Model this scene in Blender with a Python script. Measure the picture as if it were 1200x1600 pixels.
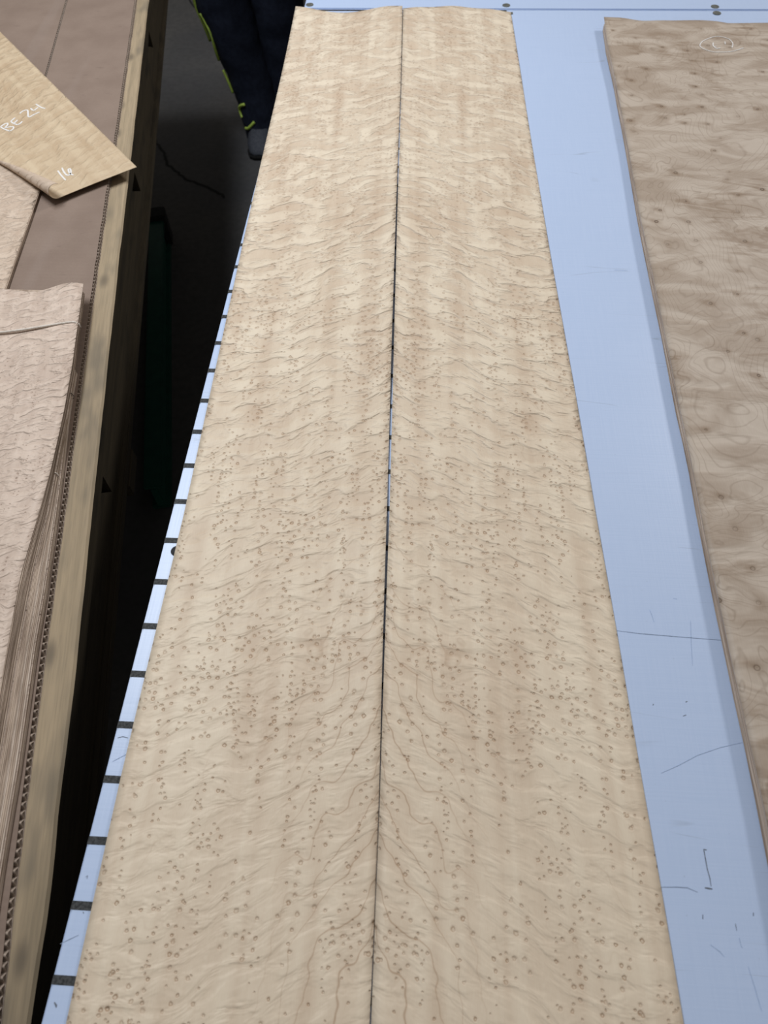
import bpy, bmesh, math, random
from mathutils import Vector, Matrix, noise

for o in list(bpy.data.objects):
    bpy.data.objects.remove(o, do_unlink=True)
SC = bpy.context.scene
COL = SC.collection
random.seed(7)

# ------------------------------------------------------------------ camera
F = 1160.0                 # focal length in pixels of the 1200x1600 frame
ZT = 0.85                  # table top height
CZ = ZT + 0.75             # camera height
RX = Vector((0.99822726, 0.03538476, -0.04785659))
RY = Vector((0.05589264, -0.83365298, 0.5494531))
RZ = Vector((-0.02045352, -0.5511539, -0.83415288))
cd = bpy.data.cameras.new('camera')
cam = bpy.data.objects.new('camera', cd)
COL.objects.link(cam)
SC.camera = cam
cd.sensor_fit = 'VERTICAL'
cd.sensor_height = 36.0
cd.sensor_width = 27.0
cd.lens = 36.0 * F / 1600.0
cd.clip_start = 0.02
cam.matrix_world = Matrix(((RX[0], -RX[1], -RX[2], 0.0),
                           (RY[0], -RY[1], -RY[2], 0.0),
                           (RZ[0], -RZ[1], -RZ[2], CZ),
                           (0, 0, 0, 1)))
cd.dof.use_dof = True
cd.dof.focus_distance = 1.0
cd.dof.aperture_fstop = 7.5

# ------------------------------------------------------------------ light
SC.view_settings.view_transform = 'Standard'
SC.view_settings.look = 'None'
SC.view_settings.gamma = 1.0
SC.view_settings.use_curve_mapping = False
SC.view_settings.exposure = 0.06
world = bpy.data.worlds.new('world')
SC.world = world
world.use_nodes = True
wbg = world.node_tree.nodes['Background']
wbg.inputs[0].default_value = (1.0, 0.95, 0.88, 1)
wbg.inputs[1].default_value = 0.205


def area(name, loc, target, sx, sy, power, col):
    ld = bpy.data.lights.new(name, 'AREA')
    ld.shape = 'RECTANGLE'
    ld.size, ld.size_y = sx, sy
    ld.energy = power
    ld.color = col
    lo = bpy.data.objects.new(name, ld)
    COL.objects.link(lo)
    lo.location = loc
    d = Vector(target) - Vector(loc)
    lo.rotation_euler = d.to_track_quat('-Z', 'Y').to_euler()
    return lo


area('ceiling_lamp_over_crate', (-0.9, 1.5, 2.9), (-0.9, 1.5, 0), 0.25, 1.3, 40, (0.955, 1.0, 1.05))
area('ceiling_lamp_far', (2.6, 3.6, 3.5), (0.4, 1.0, 0.85), 0.5, 0.5, 57, (1.0, 0.97, 0.94))


# ------------------------------------------------------------------ helpers
def at(px, py, z):
    """point of the place seen at a photo pixel, on the level z"""
    c = Vector((px - 600.0, py - 800.0, F))
    d = Vector((RX.dot(c), RY.dot(c), RZ.dot(c)))
    t = (z - CZ) / d.z
    return Vector((d.x * t, d.y * t, z))


def link(name, me, mat=None, parent=None, smooth=False):
    ob = bpy.data.objects.new(name, me)
    COL.objects.link(ob)
    if mat and not me.materials:
        me.materials.append(mat)
    if parent:
        ob.parent = parent
    if smooth:
        for p in me.polygons:
            p.use_smooth = True
    return ob


def mesh(name, vs, fs):
    me = bpy.data.meshes.new(name)
    me.from_pydata([tuple(v) for v in vs], [], fs)
    me.update()
    return me


def tag(o, label, cat, group=None, kind=None):
    if label:
        o['label'] = label
    if cat:
        o['category'] = cat
    if group:
        o['group'] = group
    if kind:
        o['kind'] = kind
    return o


def empty(name, loc=(0, 0, 0)):
    o = bpy.data.objects.new(name, None)
    COL.objects.link(o)
    o.location = loc
    o.empty_display_size = 0.1
    return o


def prism(name, outline, z0, z1, mat, parent=None, bevel=0.0):
    """closed outline (list of xy) extruded from z0 to z1"""
    n = len(outline)
    a = sum(outline[i][0] * outline[(i + 1) % n][1] - outline[(i + 1) % n][0] * outline[i][1] for i in range(n))
    if a < 0:
        outline = outline[::-1]
    vs = [(p[0], p[1], z0) for p in outline] + [(p[0], p[1], z1) for p in outline]
    fs = [list(range(n))[::-1], list(range(n, 2 * n))]
    fs += [[i, (i + 1) % n, n + (i + 1) % n, n + i] for i in range(n)]
    me = mesh(name, vs, fs)
    if bevel:
        bm = bmesh.new()
        bm.from_mesh(me)
        bmesh.ops.bevel(bm, geom=bm.edges[:], offset=bevel, segments=2, affect='EDGES')
        bm.to_mesh(me)
        bm.free()
    return link(name, me, mat, parent)


def box(name, x0, x1, y0, y1, z0, z1, mat, parent=None, bevel=0.0):
    return prism(name, [(x0, y0), (x1, y0), (x1, y1), (x0, y1)], z0, z1, mat, parent, bevel)


def interp(pts, y):
    """x of a polyline given by (x, y) pairs, sorted or not, at y, extrapolated at its ends"""
    p = sorted(pts, key=lambda q: q[1])
    if y <= p[0][1]:
        i = 0
    elif y >= p[-1][1]:
        i = len(p) - 2
    else:
        i = max(k for k in range(len(p) - 1) if p[k][1] <= y)
    (x0, y0), (x1, y1) = p[i], p[i + 1]
    return x0 + (x1 - x0) * (y - y0) / (y1 - y0)


def ribbon(name, pts, w, mat, parent=None, lift=0.0004, taper=True):
    """flat stroke along 3D points"""
    vs, fs = [], []
    n = len(pts)
    for i, p in enumerate(pts):
        a = pts[max(i - 1, 0)]
        b = pts[min(i + 1, n - 1)]
        d = Vector((b[0] - a[0], b[1] - a[1], 0))
        d.normalize()
        k = Vector((-d.y, d.x, 0)) * w * 0.5
        if taper and i in (0, n - 1):
            k *= 0.55
        q = Vector(p) + Vector((0, 0, lift))
        vs += [q + k, q - k]
    for i in range(n - 1):
        fs.append([2 * i, 2 * i + 1, 2 * i + 3, 2 * i + 2])
    me = mesh(name, vs, fs)
    bm = bmesh.new()
    bm.from_mesh(me)
    bmesh.ops.recalc_face_normals(bm, faces=bm.faces[:])
    if sum(f.normal.z for f in bm.faces) < 0:
        bmesh.ops.reverse_faces(bm, faces=bm.faces[:])
    bm.to_mesh(me)
    bm.free()
    return link(name, me, mat, parent)


def tube(name, pts, r, mat, parent=None, seg=6):
    vs, fs = [], []
    n = len(pts)
    for i, p in enumerate(pts):
        a = Vector(pts[max(i - 1, 0)])
        b = Vector(pts[min(i + 1, n - 1)])
        d = (b - a).normalized()
        u = d.cross(Vector((0.13, 0.29, 0.95))).normalized()
        v = d.cross(u)
        for k in range(seg):
            t = 2 * math.pi * k / seg
            vs.append(Vector(p) + (u * math.cos(t) + v * math.sin(t)) * r)
    for i in range(n - 1):
        for k in range(seg):
            fs.append([i * seg + k, i * seg + (k + 1) % seg, (i + 1) * seg + (k + 1) % seg, (i + 1) * seg + k])
    fs.append(list(range(seg))[::-1])
    fs.append(list(range((n - 1) * seg, n * seg)))
    return link(name, mesh(name, vs, fs), mat, parent, True)


def smooth_path(pts, sub=6):
    """Catmull-Rom through the points"""
    P = [Vector(p) for p in pts]
    out = []
    for i in range(len(P) - 1):
        p0 = P[max(i - 1, 0)]
        p1, p2 = P[i], P[i + 1]
        p3 = P[min(i + 2, len(P) - 1)]
        for k in range(sub):
            t = k / sub
            out.append(0.5 * ((2 * p1) + (p2 - p0) * t + (2 * p0 - 5 * p1 + 4 * p2 - p3) * t * t
                              + (3 * p1 - p0 - 3 * p2 + p3) * t ** 3))
    out.append(P[-1])
    return out


# ------------------------------------------------------------------ materials
class G:
    def __init__(self, name):
        self.m = bpy.data.materials.new(name)
        self.m.use_nodes = True
        self.t = self.m.node_tree
        self.b = self.t.nodes['Principled BSDF']

    def put(self, sock, v):
        if isinstance(v, bpy.types.NodeSocket):
            self.t.links.new(v, sock)
        elif isinstance(v, (tuple, list)) and len(v) == 3 and sock.type == 'RGBA':
            sock.default_value = (*v, 1)
        else:
            sock.default_value = v

    def n(self, typ, props=None, **ins):
        nd = self.t.nodes.new('ShaderNode' + typ)
        for k, v in (props or {}).items():
            setattr(nd, k, v)
        for k, v in ins.items():
            key = k.replace('_', ' ')
            self.put(nd.inputs[key], v)
        return nd

    def ma(self, op, a, b=0.0, clamp=False):
        nd = self.t.nodes.new('ShaderNodeMath')
        nd.operation = op
        nd.use_clamp = clamp
        self.put(nd.inputs[0], a)
        self.put(nd.inputs[1], b)
        return nd.outputs[0]

    def mul(self, a, b):
        return self.ma('MULTIPLY', a, b)

    def add(self, a, b):
        return self.ma('ADD', a, b)

    def sub(self, a, b):
        return self.ma('SUBTRACT', a, b)

    def rng(self, v, a, b, c=0.0, d=1.0, smooth=True):
        nd = self.t.nodes.new('ShaderNodeMapRange')
        nd.interpolation_type = 'SMOOTHSTEP' if smooth else 'LINEAR'
        for i, x in enumerate((v, a, b, c, d)):
            self.put(nd.inputs[i], x)
        return nd.outputs[0]

    def mix(self, f, a, b, mode='MIX'):
        nd = self.t.nodes.new('ShaderNodeMixRGB')
        nd.blend_type = mode
        self.put(nd.inputs[0], f)
        self.put(nd.inputs[1], a)
        self.put(nd.inputs[2], b)
        return nd.outputs[0]

    def xyz(self, x, y, z=0.0):
        nd = self.t.nodes.new('ShaderNodeCombineXYZ')
        for i, v in enumerate((x, y, z)):
            self.put(nd.inputs[i], v)
        return nd.outputs[0]

    def sep(self, v):
        nd = self.t.nodes.new('ShaderNodeSeparateXYZ')
        self.put(nd.inputs[0], v)
        return nd.outputs

    def noise(self, v, scale=1.0, detail=2.0, rough=0.5, dist=0.0):
        nd = self.n('TexNoise', None, Vector=v, Scale=scale, Detail=detail, Roughness=rough, Distortion=dist)
        return nd.outputs[0]

    def coords(self, kind):
        if kind == 'UV':
            return self.n('UVMap', {'uv_map': 'UVMap'}).outputs[0]
        return self.n('TexCoord').outputs[kind]

    def bump(self, h, strength=0.5, dist=0.001, normal=None):
        nd = self.n('Bump', None, Strength=strength, Distance=dist, Height=h)
        if normal is not None:
            self.put(nd.inputs['Normal'], normal)
        return nd.outputs[0]

    def done(self, color, rough=0.6, normal=None, spec=0.3, metal=0.0):
        self.put(self.b.inputs['Base Color'], color)
        self.put(self.b.inputs['Roughness'], rough)
        self.put(self.b.inputs['Specular IOR Level'], spec)
        self.put(self.b.inputs['Metallic'], metal)
        if normal is not None:
            self.put(self.b.inputs['Normal'], normal)
        return self.m


def eyes(g, u, v, cell, r0, lo, hi, seed):
    """bird's eye figure: small rings gathered in strings along the grain"""
    wa = g.noise(g.xyz(g.mul(u, 330.0), g.mul(v, 330.0), seed + 60.0), 1.0, 1.0)
    p = g.xyz(g.add(u, g.mul(g.sub(wa, 0.5), 0.0022)), g.add(v, g.mul(g.sub(wa, 0.5), -0.0014)))
    vo = g.n('TexVoronoi', {'voronoi_dimensions': '2D'}, Vector=p, Scale=1.0 / cell, Randomness=1.0)
    d = g.mul(vo.outputs['Distance'], cell)
    c = g.sep(vo.outputs['Color'])
    q = g.sep(vo.outputs['Position'])
    dens = g.noise(g.xyz(g.mul(q[0], 75.0), g.mul(q[1], 10.0), seed), 1.0, 1.0)
    dens2 = g.noise(g.xyz(g.mul(q[0], 7.0), g.mul(q[1], 5.0), seed + 3.3), 1.0, 1.0)
    dn = g.add(g.mul(dens, 0.7), g.mul(dens2, 0.3))
    on = g.ma('LESS_THAN', c[0], g.rng(dn, lo, hi))
    r = g.mul(g.add(g.mul(c[1], 0.8), 0.6), r0)
    t = g.ma('DIVIDE', d, r)
    ring = g.rng(g.ma('ABSOLUTE', g.sub(t, 0.78)), 0.46, 0.08)
    dot = g.rng(t, 0.40, 0.05)
    col = g.mul(g.add(ring, g.mul(dot, 0.5)), on)
    col = g.mul(col, g.add(g.mul(c[2], 0.6), 0.4))
    h = g.mul(g.rng(t, 1.7, 0.2), on)
    halo = g.mul(g.rng(t, 3.2, 0.8), on)
    return col, h, halo


def birdseye(name, light, dark, eye, fig=1.0, lines=1.0, lo=0.44, hi=0.64, seed=0.0, rough=0.5, lift=0.0):
    g = G(name)
    s = g.sep(g.coords('UV'))
    u, v = s[0], s[1]
    # gentle wander of the grain
    w1 = g.noise(g.xyz(g.mul(u, 9.0), g.mul(v, 4.0), seed), 1.0, 2.0)
    w2 = g.noise(g.xyz(g.mul(u, 40.0), g.mul(v, 40.0), seed + 9.0), 1.0, 1.0)
    # figure: oblique, cloud-like ripples
    fv = g.add(v, g.mul(u, 0.34))
    fv = g.add(fv, g.mul(w1, 0.05))
    f1 = g.noise(g.xyz(g.mul(u, 25.0), g.mul(fv, 54.0), seed + 1.0), 1.0, 3.0, 0.5, 0.4)
    f2 = g.noise(g.xyz(g.mul(u, 50.0), g.mul(fv, 95.0), seed + 2.0), 1.0, 2.0, 0.5, 0.3)
    fh = g.add(g.rng(f1, 0.38, 0.62), g.mul(f2, 0.5))
    vis = g.rng(v, 0.1, 1.1, 0.33, 1.4)
    # growth lines, like contours of a hill
    ph = g.add(g.add(g.mul(u, 36.0), g.mul(v, 22.0)), g.mul(w1, 7.0))
    ph = g.add(ph, g.mul(w2, 0.8))
    fr = g.ma('ABSOLUTE', g.sub(g.ma('FRACT', ph), 0.5))
    ln = g.rng(fr, 0.045, 0.0)
    lmask = g.noise(g.xyz(g.mul(u, 11.0), g.mul(v, 3.5), seed + 5.0), 1.0, 1.0)
    near = g.mul(g.rng(u, 0.13, 0.02), g.rng(v, 0.55, 0.25))
    lm = g.ma('MAXIMUM', g.mul(g.rng(lmask, 0.52, 0.7), 0.55), g.mul(near, 1.05))
    ln = g.mul(g.mul(ln, lm), 0.46 * lines)
    band = g.mul(g.rng(fr, 0.5, 0.0), g.mul(lm, 0.16 * lines))
    # long streaks and fine fibre
    st = g.noise(g.xyz(g.mul(u, 42.0), g.mul(v, 1.6), seed + 7.0), 1.0, 3.0)
    fib = g.noise(g.xyz(g.mul(u, 1500.0), g.mul(v, 120.0), seed), 1.0, 1.0)
    blot = g.noise(g.xyz(g.mul(u, 8.0), g.mul(v, 6.0), seed + 4.0), 1.0, 2.0)
    e1, h1, o1 = eyes(g, u, v, 0.0086, 0.00150, lo, hi, seed + 11.0)
    e2, h2, o2 = eyes(g, u, v, 0.0058, 0.00105, lo + 0.06, hi + 0.08, seed + 31.0)
    tone = g.add(g.mul(g.rng(st, 0.32, 0.7), 0.36), g.mul(g.rng(blot, 0.3, 0.8), 0.32))
    tone = g.add(tone, g.mul(g.mul(g.sub(0.9, fh), vis), 0.30 * fig))  # wood figure, with its chatoyant sheen put into the colour
    tone = g.add(tone, g.mul(g.sub(fib, 0.5), 0.34))
    tone = g.add(tone, band)
    tone = g.add(tone, g.mul(g.add(o1, o2), 0.10))
    tone = g.ma('ADD', tone, lift, True)
    c = g.mix(tone, light, dark)
    c = g.mix(ln, c, eye)
    ec = g.mul(g.ma('MAXIMUM', e1, e2), g.rng(v, 1.3, 0.5, 0.5, 1.0))
    c = g.mix(g.mul(ec, 0.68), c, eye)
    hh = g.add(g.mul(g.mul(fh, vis), 0.0031 * fig), g.mul(g.add(h1, h2), -0.0008))
    nm = g.bump(hh, 0.75, 1.0)
    return g.done(c, rough, nm, 0.25)


def burl(name, light, dark, knot, seed=0.0):
    g = G(name)
    s = g.sep(g.coords('UV'))
    u, v = s[0], s[1]
    p = g.xyz(u, v)
    hill = g.noise(g.xyz(g.mul(u, 6.5), g.mul(v, 6.0), seed), 1.0, 2.5, 0.45, 0.5)
    fr = g.ma('ABSOLUTE', g.sub(g.ma('FRACT', g.add(g.mul(hill, 34.0), g.mul(u, 25.0))), 0.5))
    ln = g.rng(fr, 0.13, 0.0)
    fine = g.ma('ABSOLUTE', g.sub(g.ma('FRACT', g.add(g.mul(hill, 100.0), g.mul(u, 90.0))), 0.5))
    fmask = g.rng(g.noise(g.xyz(g.mul(u, 9.0), g.mul(v, 9.0), seed + 2.0), 1.0, 1.0), 0.48, 0.66)
    fl = g.mul(g.rng(fine, 0.2, 0.0), fmask)
    patch = g.noise(g.xyz(g.mul(u, 9.0), g.mul(v, 20.0), seed + 4.0), 1.0, 3.0, 0.55, 0.8)
    vo = g.n('TexVoronoi', {'voronoi_dimensions': '2D'}, Vector=p, Scale=1 / 0.044, Randomness=1.0)
    c = g.sep(vo.outputs['Color'])
    q = g.sep(vo.outputs['Position'])
    on = g.ma('LESS_THAN', c[0], 0.5)
    dx, dy = g.sub(u, q[0]), g.sub(v, q[1])
    d = g.mul(vo.outputs['Distance'], 0.044)
    r = g.add(0.0016, g.mul(c[1], 0.0022))
    t = g.ma('DIVIDE', d, r)
    kn = g.mul(g.add(g.rng(g.ma('ABSOLUTE', g.sub(t, 0.75)), 0.4, 0.05), g.mul(g.rng(t, 0.5, 0.0), 0.6)), on)
    kn = g.mul(kn, g.add(0.25, g.mul(c[2], 0.75)))
    # comet-like brown flare running from the knot along the sheet's width
    sy = g.ma('ABSOLUTE', g.add(dy, g.mul(dx, g.add(0.1, g.mul(c[1], 0.45)))))
    fl2 = g.mul(g.rng(sy, 0.0095, 0.0), g.mul(g.rng(dx, -0.030, 0.0), g.rng(dx, 0.012, -0.006)))
    fl2 = g.mul(g.mul(fl2, on), g.rng(c[2], 0.15, 0.8))
    rid = g.ma('ABSOLUTE', g.sub(g.noise(g.xyz(g.mul(u, 7.0), g.mul(g.add(v, g.mul(u, 0.15)), 26.0), seed + 8.0), 1.0, 3.0, 0.55, 0.6), 0.5))
    rid = g.mul(g.rng(rid, 0.055, 0.0), g.rng(hill, 0.42, 0.6))
    fib = g.noise(g.xyz(g.mul(u, 700.0), g.mul(v, 90.0), seed), 1.0, 1.0)
    tone = g.add(g.mul(g.rng(patch, 0.38, 0.62), 0.62), g.mul(g.sub(fib, 0.5), 0.25))
    tone = g.add(tone, g.mul(rid, 0.4))
    tone = g.add(tone, g.mul(fl2, 0.65))
    tone = g.ma('ADD', tone, g.mul(g.rng(t, 4.5, 0.8), g.mul(on, 0.25)), True)
    col = g.mix(tone, light, dark)
    col = g.mix(g.add(g.mul(ln, 0.26), g.mul(fl, 0.2)), col, knot)
    col = g.mix(g.mul(kn, 0.8), col, (knot[0] * 0.45, knot[1] * 0.4, knot[2] * 0.35))
    hh = g.add(g.mul(patch, 0.007), g.mul(g.rng(t, 1.8, 0.2), g.mul(on, -0.0008)))
    return g.done(col, 0.5, g.bump(hh, 0.6, 1.0), 0.25)


def plain(name, c1, c2, scale=40.0, rough=0.6, bump=0.0, stretch=(1, 1, 1), metal=0.0, spec=0.3, detail=3.0):
    g = G(name)
    mp = g.n('Mapping', None, Vector=g.coords('Object'))
    mp.inputs['Scale'].default_value = stretch
    nz = g.noise(mp.outputs[0], scale, detail)
    c = g.mix(g.rng(nz, 0.3, 0.7), c1, c2)
    nm = g.bump(nz, 0.5, bump) if bump else None
    return g.done(c, rough, nm, spec, metal)


MAT = {}
MAT['maple'] = birdseye('birdseye_maple', (0.81, 0.695, 0.545), (0.57, 0.425, 0.305), (0.31, 0.165, 0.075), seed=0.0)
MAT['pack'] = birdseye('birdseye_pack', (0.69, 0.56, 0.465), (0.45, 0.335, 0.265), (0.26, 0.15, 0.10), fig=0.7, lines=0.3, lo=0.45, hi=0.9, seed=40.0)
MAT['curly'] = birdseye('curly_maple', (0.63, 0.50, 0.345), (0.45, 0.315, 0.195), (0.30, 0.17, 0.08), fig=0.8, lines=0.9, lo=0.7, hi=1.1, seed=80.0)
MAT['pink'] = birdseye('pink_maple', (0.66, 0.53, 0.42), (0.48, 0.36, 0.27), (0.3, 0.17, 0.1), fig=0.9, lines=0.5, lo=0.7, hi=1.1, seed=120.0)
MAT['burl'] = burl('figured_burl', (0.55, 0.465, 0.385), (0.33, 0.245, 0.18), (0.20, 0.135, 0.09), seed=3.0)
MAT['leaf'] = plain('veneer_leaf_edge', (0.52, 0.41, 0.32), (0.30, 0.22, 0.165), 90.0, 0.7, 0.0004, (1, 0.15, 6))
MAT['leaf_dark'] = plain('veneer_leaf_edge_dark', (0.30, 0.22, 0.165), (0.17, 0.12, 0.085), 90.0, 0.7, 0.0004, (1, 0.15, 6))
MAT['leaf_light'] = plain('veneer_leaf_edge_light', (0.66, 0.55, 0.46), (0.42, 0.33, 0.26), 90.0, 0.7, 0.0004, (1, 0.15, 6))
MAT['chalk'] = plain('white_chalk', (0.85, 0.83, 0.82), (0.7, 0.68, 0.66), 900.0, 0.9)
MAT['twine'] = plain('paper_twine', (0.76, 0.69, 0.62), (0.60, 0.53, 0.46), 300.0, 0.85)
MAT['twine_dark'] = plain('dark_twine', (0.16, 0.13, 0.11), (0.10, 0.08, 0.07), 300.0, 0.85)
MAT['mark'] = plain('black_mark', (0.022, 0.024, 0.025), (0.075, 0.078, 0.08), 420.0, 0.7, 0.0003, detail=4.0)
MAT['pencil'] = plain('pencil_line', (0.13, 0.15, 0.19), (0.22, 0.25, 0.30), 300.0, 0.8)
MAT['faint'] = plain('faint_scratch', (0.37, 0.47, 0.64), (0.43, 0.54, 0.72), 300.0, 0.8)
MAT['faint2'] = plain('grey_scratch', (0.25, 0.31, 0.42), (0.33, 0.41, 0.54), 300.0, 0.8)
MAT['slot'] = plain('dark_slot', (0.02, 0.022, 0.025), (0.05, 0.05, 0.055), 60.0, 0.8)
MAT['screw'] = plain('screw_steel', (0.09, 0.095, 0.085), (0.16, 0.16, 0.14), 200.0, 0.6)
MAT['steel'] = plain('table_steel', (0.10, 0.105, 0.11), (0.14, 0.145, 0.15), 20.0, 0.5)


def laminate():
    g = G('white_laminate')
    co = g.coords('Object')
    s = g.sep(co)
    a = g.noise(g.xyz(g.mul(s[0], 12.0), g.mul(s[1], 500.0)), 1.0, 2.0)
    b = g.noise(g.xyz(g.mul(s[0], 500.0), g.mul(s[1], 12.0)), 1.0, 2.0)
    big = g.noise(co, 6.0, 3.0)
    # thin random scratches across the top
    p1 = g.ma('ABSOLUTE', g.sub(g.noise(g.xyz(g.mul(s[0], 1.5), g.mul(s[1], 22.0)), 1.0, 1.0), 0.5))
    sc = g.mul(g.rng(p1, 0.004, 0.0), g.rng(g.noise(co, 14.0, 1.0), 0.5, 0.62))
    p2 = g.rng(g.noise(co, 260.0, 1.0), 0.76, 0.82)
    c = g.mix(g.mul(g.rng(g.add(a, b), 0.8, 1.2), 0.35), (0.53, 0.645, 0.88), (0.475, 0.595, 0.835))
    c = g.mix(g.mul(g.rng(big, 0.3, 0.7), 0.25), c, (0.50, 0.61, 0.83))
    c = g.mix(g.mul(sc, 0.35), c, (0.30, 0.35, 0.42))
    c = g.mix(g.mul(p2, 0.25), c, (0.3, 0.34, 0.4))
    return g.done(c, 0.33, g.bump(g.add(a, b), 0.15, 0.0004), 0.5)


MAT['laminate'] = laminate()


def cardboard():
    g = G('brown_cardboard')
    s = g.sep(g.coords('Object'))
    along = s[1]
    across = s[0]
    fl = g.ma('SINE', g.mul(along, 2 * math.pi / 0.0090))
    n1 = g.noise(g.xyz(g.mul(across, 14.0), g.mul(along, 14.0)), 1.0, 3.0)
    n2 = g.noise(g.xyz(g.mul(across, 260.0), g.mul(along, 260.0)), 1.0, 2.0)
    st = g.noise(g.xyz(g.mul(across, 16.0), g.mul(along, 0.8)), 1.0, 2.0)
    sm = g.noise(g.xyz(g.mul(across, 40.0), g.mul(along, 130.0)), 1.0, 2.0)
    c = g.mix(g.rng(n1, 0.25, 0.75), (0.275, 0.205, 0.165), (0.235, 0.172, 0.137))
    c = g.mix(g.mul(g.rng(st, 0.55, 0.7), 0.28), c, (0.30, 0.235, 0.20))
    c = g.mix(g.mul(g.rng(sm, 0.66, 0.75), 0.35), c, (0.15, 0.11, 0.09))
    c = g.mix(g.mul(g.rng(n2, 0.3, 0.7), 0.12), c, (0.18, 0.13, 0.10))
    return g.done(c, 0.75, g.bump(g.mul(fl, 0.00012), 0.5, 1.0), 0.2)


MAT['cardboard'] = cardboard()
MAT['flute'] = plain('cardboard_flute', (0.40, 0.32, 0.26), (0.30, 0.235, 0.19), 200.0, 0.8)


def lumber(name, c1, c2, stain, grain_axis=1):
    g = G(name)
    mp = g.n('Mapping', None, Vector=g.coords('Object'))
    mp.inputs['Rotation'].default_value = (0, 0, math.radians(-10.2))
    s = g.sep(mp.outputs[0])
    n1 = g.noise(g.xyz(g.mul(s[0], 70.0), g.mul(s[1], 2.2), g.mul(s[2], 70.0)), 1.0, 3.0, 0.6, 0.8)
    n2 = g.noise(g.xyz(g.mul(s[0], 30.0), g.mul(s[1], 9.0), g.mul(s[2], 30.0)), 1.0, 2.0)
    n3 = g.noise(g.xyz(g.mul(s[0], 400.0), g.mul(s[1], 25.0), g.mul(s[2], 400.0)), 1.0, 2.0)
    c = g.mix(g.rng(n1, 0.3, 0.7), c1, c2)
    c = g.mix(g.mul(g.rng(n2, 0.5, 0.75), 0.65), c, stain)
    kv = g.n('TexVoronoi', {'voronoi_dimensions': '2D'}, Vector=g.xyz(g.mul(s[0], 2.2), s[1]), Scale=7.0, Randomness=1.0)
    kn = g.mul(g.rng(g.add(kv.outputs['Distance'], g.mul(n1, 0.12)), 0.24, 0.08), g.ma('LESS_THAN', g.sep(kv.outputs['Color'])[0], 0.55))
    c = g.mix(g.mul(kn, 0.6), c, (stain[0] * 0.6, stain[1] * 0.58, stain[2] * 0.6))
    c = g.mix(g.mul(g.rng(n3, 0.4, 0.7), 0.2), c, stain)
    return g.done(c, 0.7, g.bump(g.add(n1, g.mul(n3, 0.4)), 0.4, 0.0015), 0.2)


MAT['pine'] = lumber('weathered_pine', (0.42, 0.325, 0.215), (0.32, 0.25, 0.165), (0.17, 0.145, 0.11))
MAT['crate'] = lumber('dark_crate_wood_rail_shade', (0.066, 0.052, 0.032), (0.046, 0.037, 0.024), (0.022, 0.019, 0.014))


def concrete():
    g = G('dark_concrete')
    co = g.coords('Object')
    n1 = g.noise(co, 1.7, 4.0, 0.6)
    n2 = g.noise(co, 45.0, 4.0, 0.6)
    c = g.mix(g.rng(n1, 0.3, 0.7), (0.070, 0.070, 0.074), (0.10, 0.096, 0.092))
    c = g.mix(g.mul(g.rng(n2, 0.35, 0.7), 0.4), c, (0.05, 0.05, 0.05))
    return g.done(c, 0.75, g.bump(n2, 0.3, 0.002), 0.15)


MAT['concrete'] = concrete()
MAT['crack'] = plain('crack_shadow', (0.012, 0.012, 0.012), (0.02, 0.02, 0.02), 50, 0.9)
MAT['navy'] = plain('navy_work_cloth', (0.006, 0.009, 0.021), (0.011, 0.016, 0.032), 60.0, 0.85, 0.002)
MAT['hivis'] = plain('lime_reflective_piping', (0.50, 0.66, 0.12), (0.40, 0.56, 0.09), 120.0, 0.5)
MAT['shoe'] = plain('grey_shoe_upper', (0.045, 0.05, 0.065), (0.07, 0.075, 0.09), 150.0, 0.7)
MAT['sole'] = plain('black_shoe_sole', (0.01, 0.01, 0.01), (0.02, 0.02, 0.02), 150.0, 0.7)
MAT['skin'] = plain('skin', (0.50, 0.32, 0.24), (0.44, 0.27, 0.20), 60.0, 0.55)
MAT['hair'] = plain('dark_hair', (0.02, 0.014, 0.01), (0.035, 0.025, 0.018), 200.0, 0.6)
MAT['green'] = plain('dark_green_paint', (0.006, 0.05, 0.036), (0.01, 0.065, 0.046), 30.0, 0.5)
MAT['rubber'] = plain('black_rubber', (0.01, 0.01, 0.01), (0.02, 0.02, 0.02), 80.0, 0.8)

# ------------------------------------------------------------------ floor
fl = prism('floor', [(-6, -5), (7, -5), (7, 9), (-6, 9)], -0.05, 0.0, MAT['concrete'])
fl['kind'] = 'structure'
crack_px = [(232, 196), (240, 212), (247, 228), (259, 243), (261, 255), (274, 267), (289, 280), (318, 290), (342, 303), (356, 313)]
cpts = [at(x, y, 0.0) for x, y in crack_px]
ck = []
for i in range(len(cpts) - 1):
    for k in range(4):
        p = cpts[i].lerp(cpts[i + 1], k / 4)
        ck.append((p.x + random.uniform(-.006, .006), p.y + random.uniform(-.006, .006), 0))
ribbon('crack', ck, 0.011, MAT['crack'], fl, lift=0.0012)
cp2 = [at(x, y, 0.0) for x, y in [(293, -6), (299, 5), (304, 12)]]
ribbon('crack', cp2, 0.010, MAT['crack'], fl, lift=0.0012)

MAT['plaster'] = plain('grey_wall_paint', (0.42, 0.42, 0.41), (0.48, 0.48, 0.47), 8.0, 0.8)
for nm, ol in (('wall_back', [(-6, 9), (7, 9), (7, 9.1), (-6, 9.1)]), ('wall_left', [(-6.1, -5), (-6, -5), (-6, 9), (-6.1, 9)])):
    wl = prism(nm, ol, 0.0, 4.2, MAT['plaster'])
    wl['kind'] = 'structure'

# ------------------------------------------------------------------ white work table
table = empty('work_table', (0.6, 1.0, 0))


def tpart(ob):
    ob.parent = table
    ob.matrix_parent_inverse = Matrix.Translation(table.location).inverted()
    return ob


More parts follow.
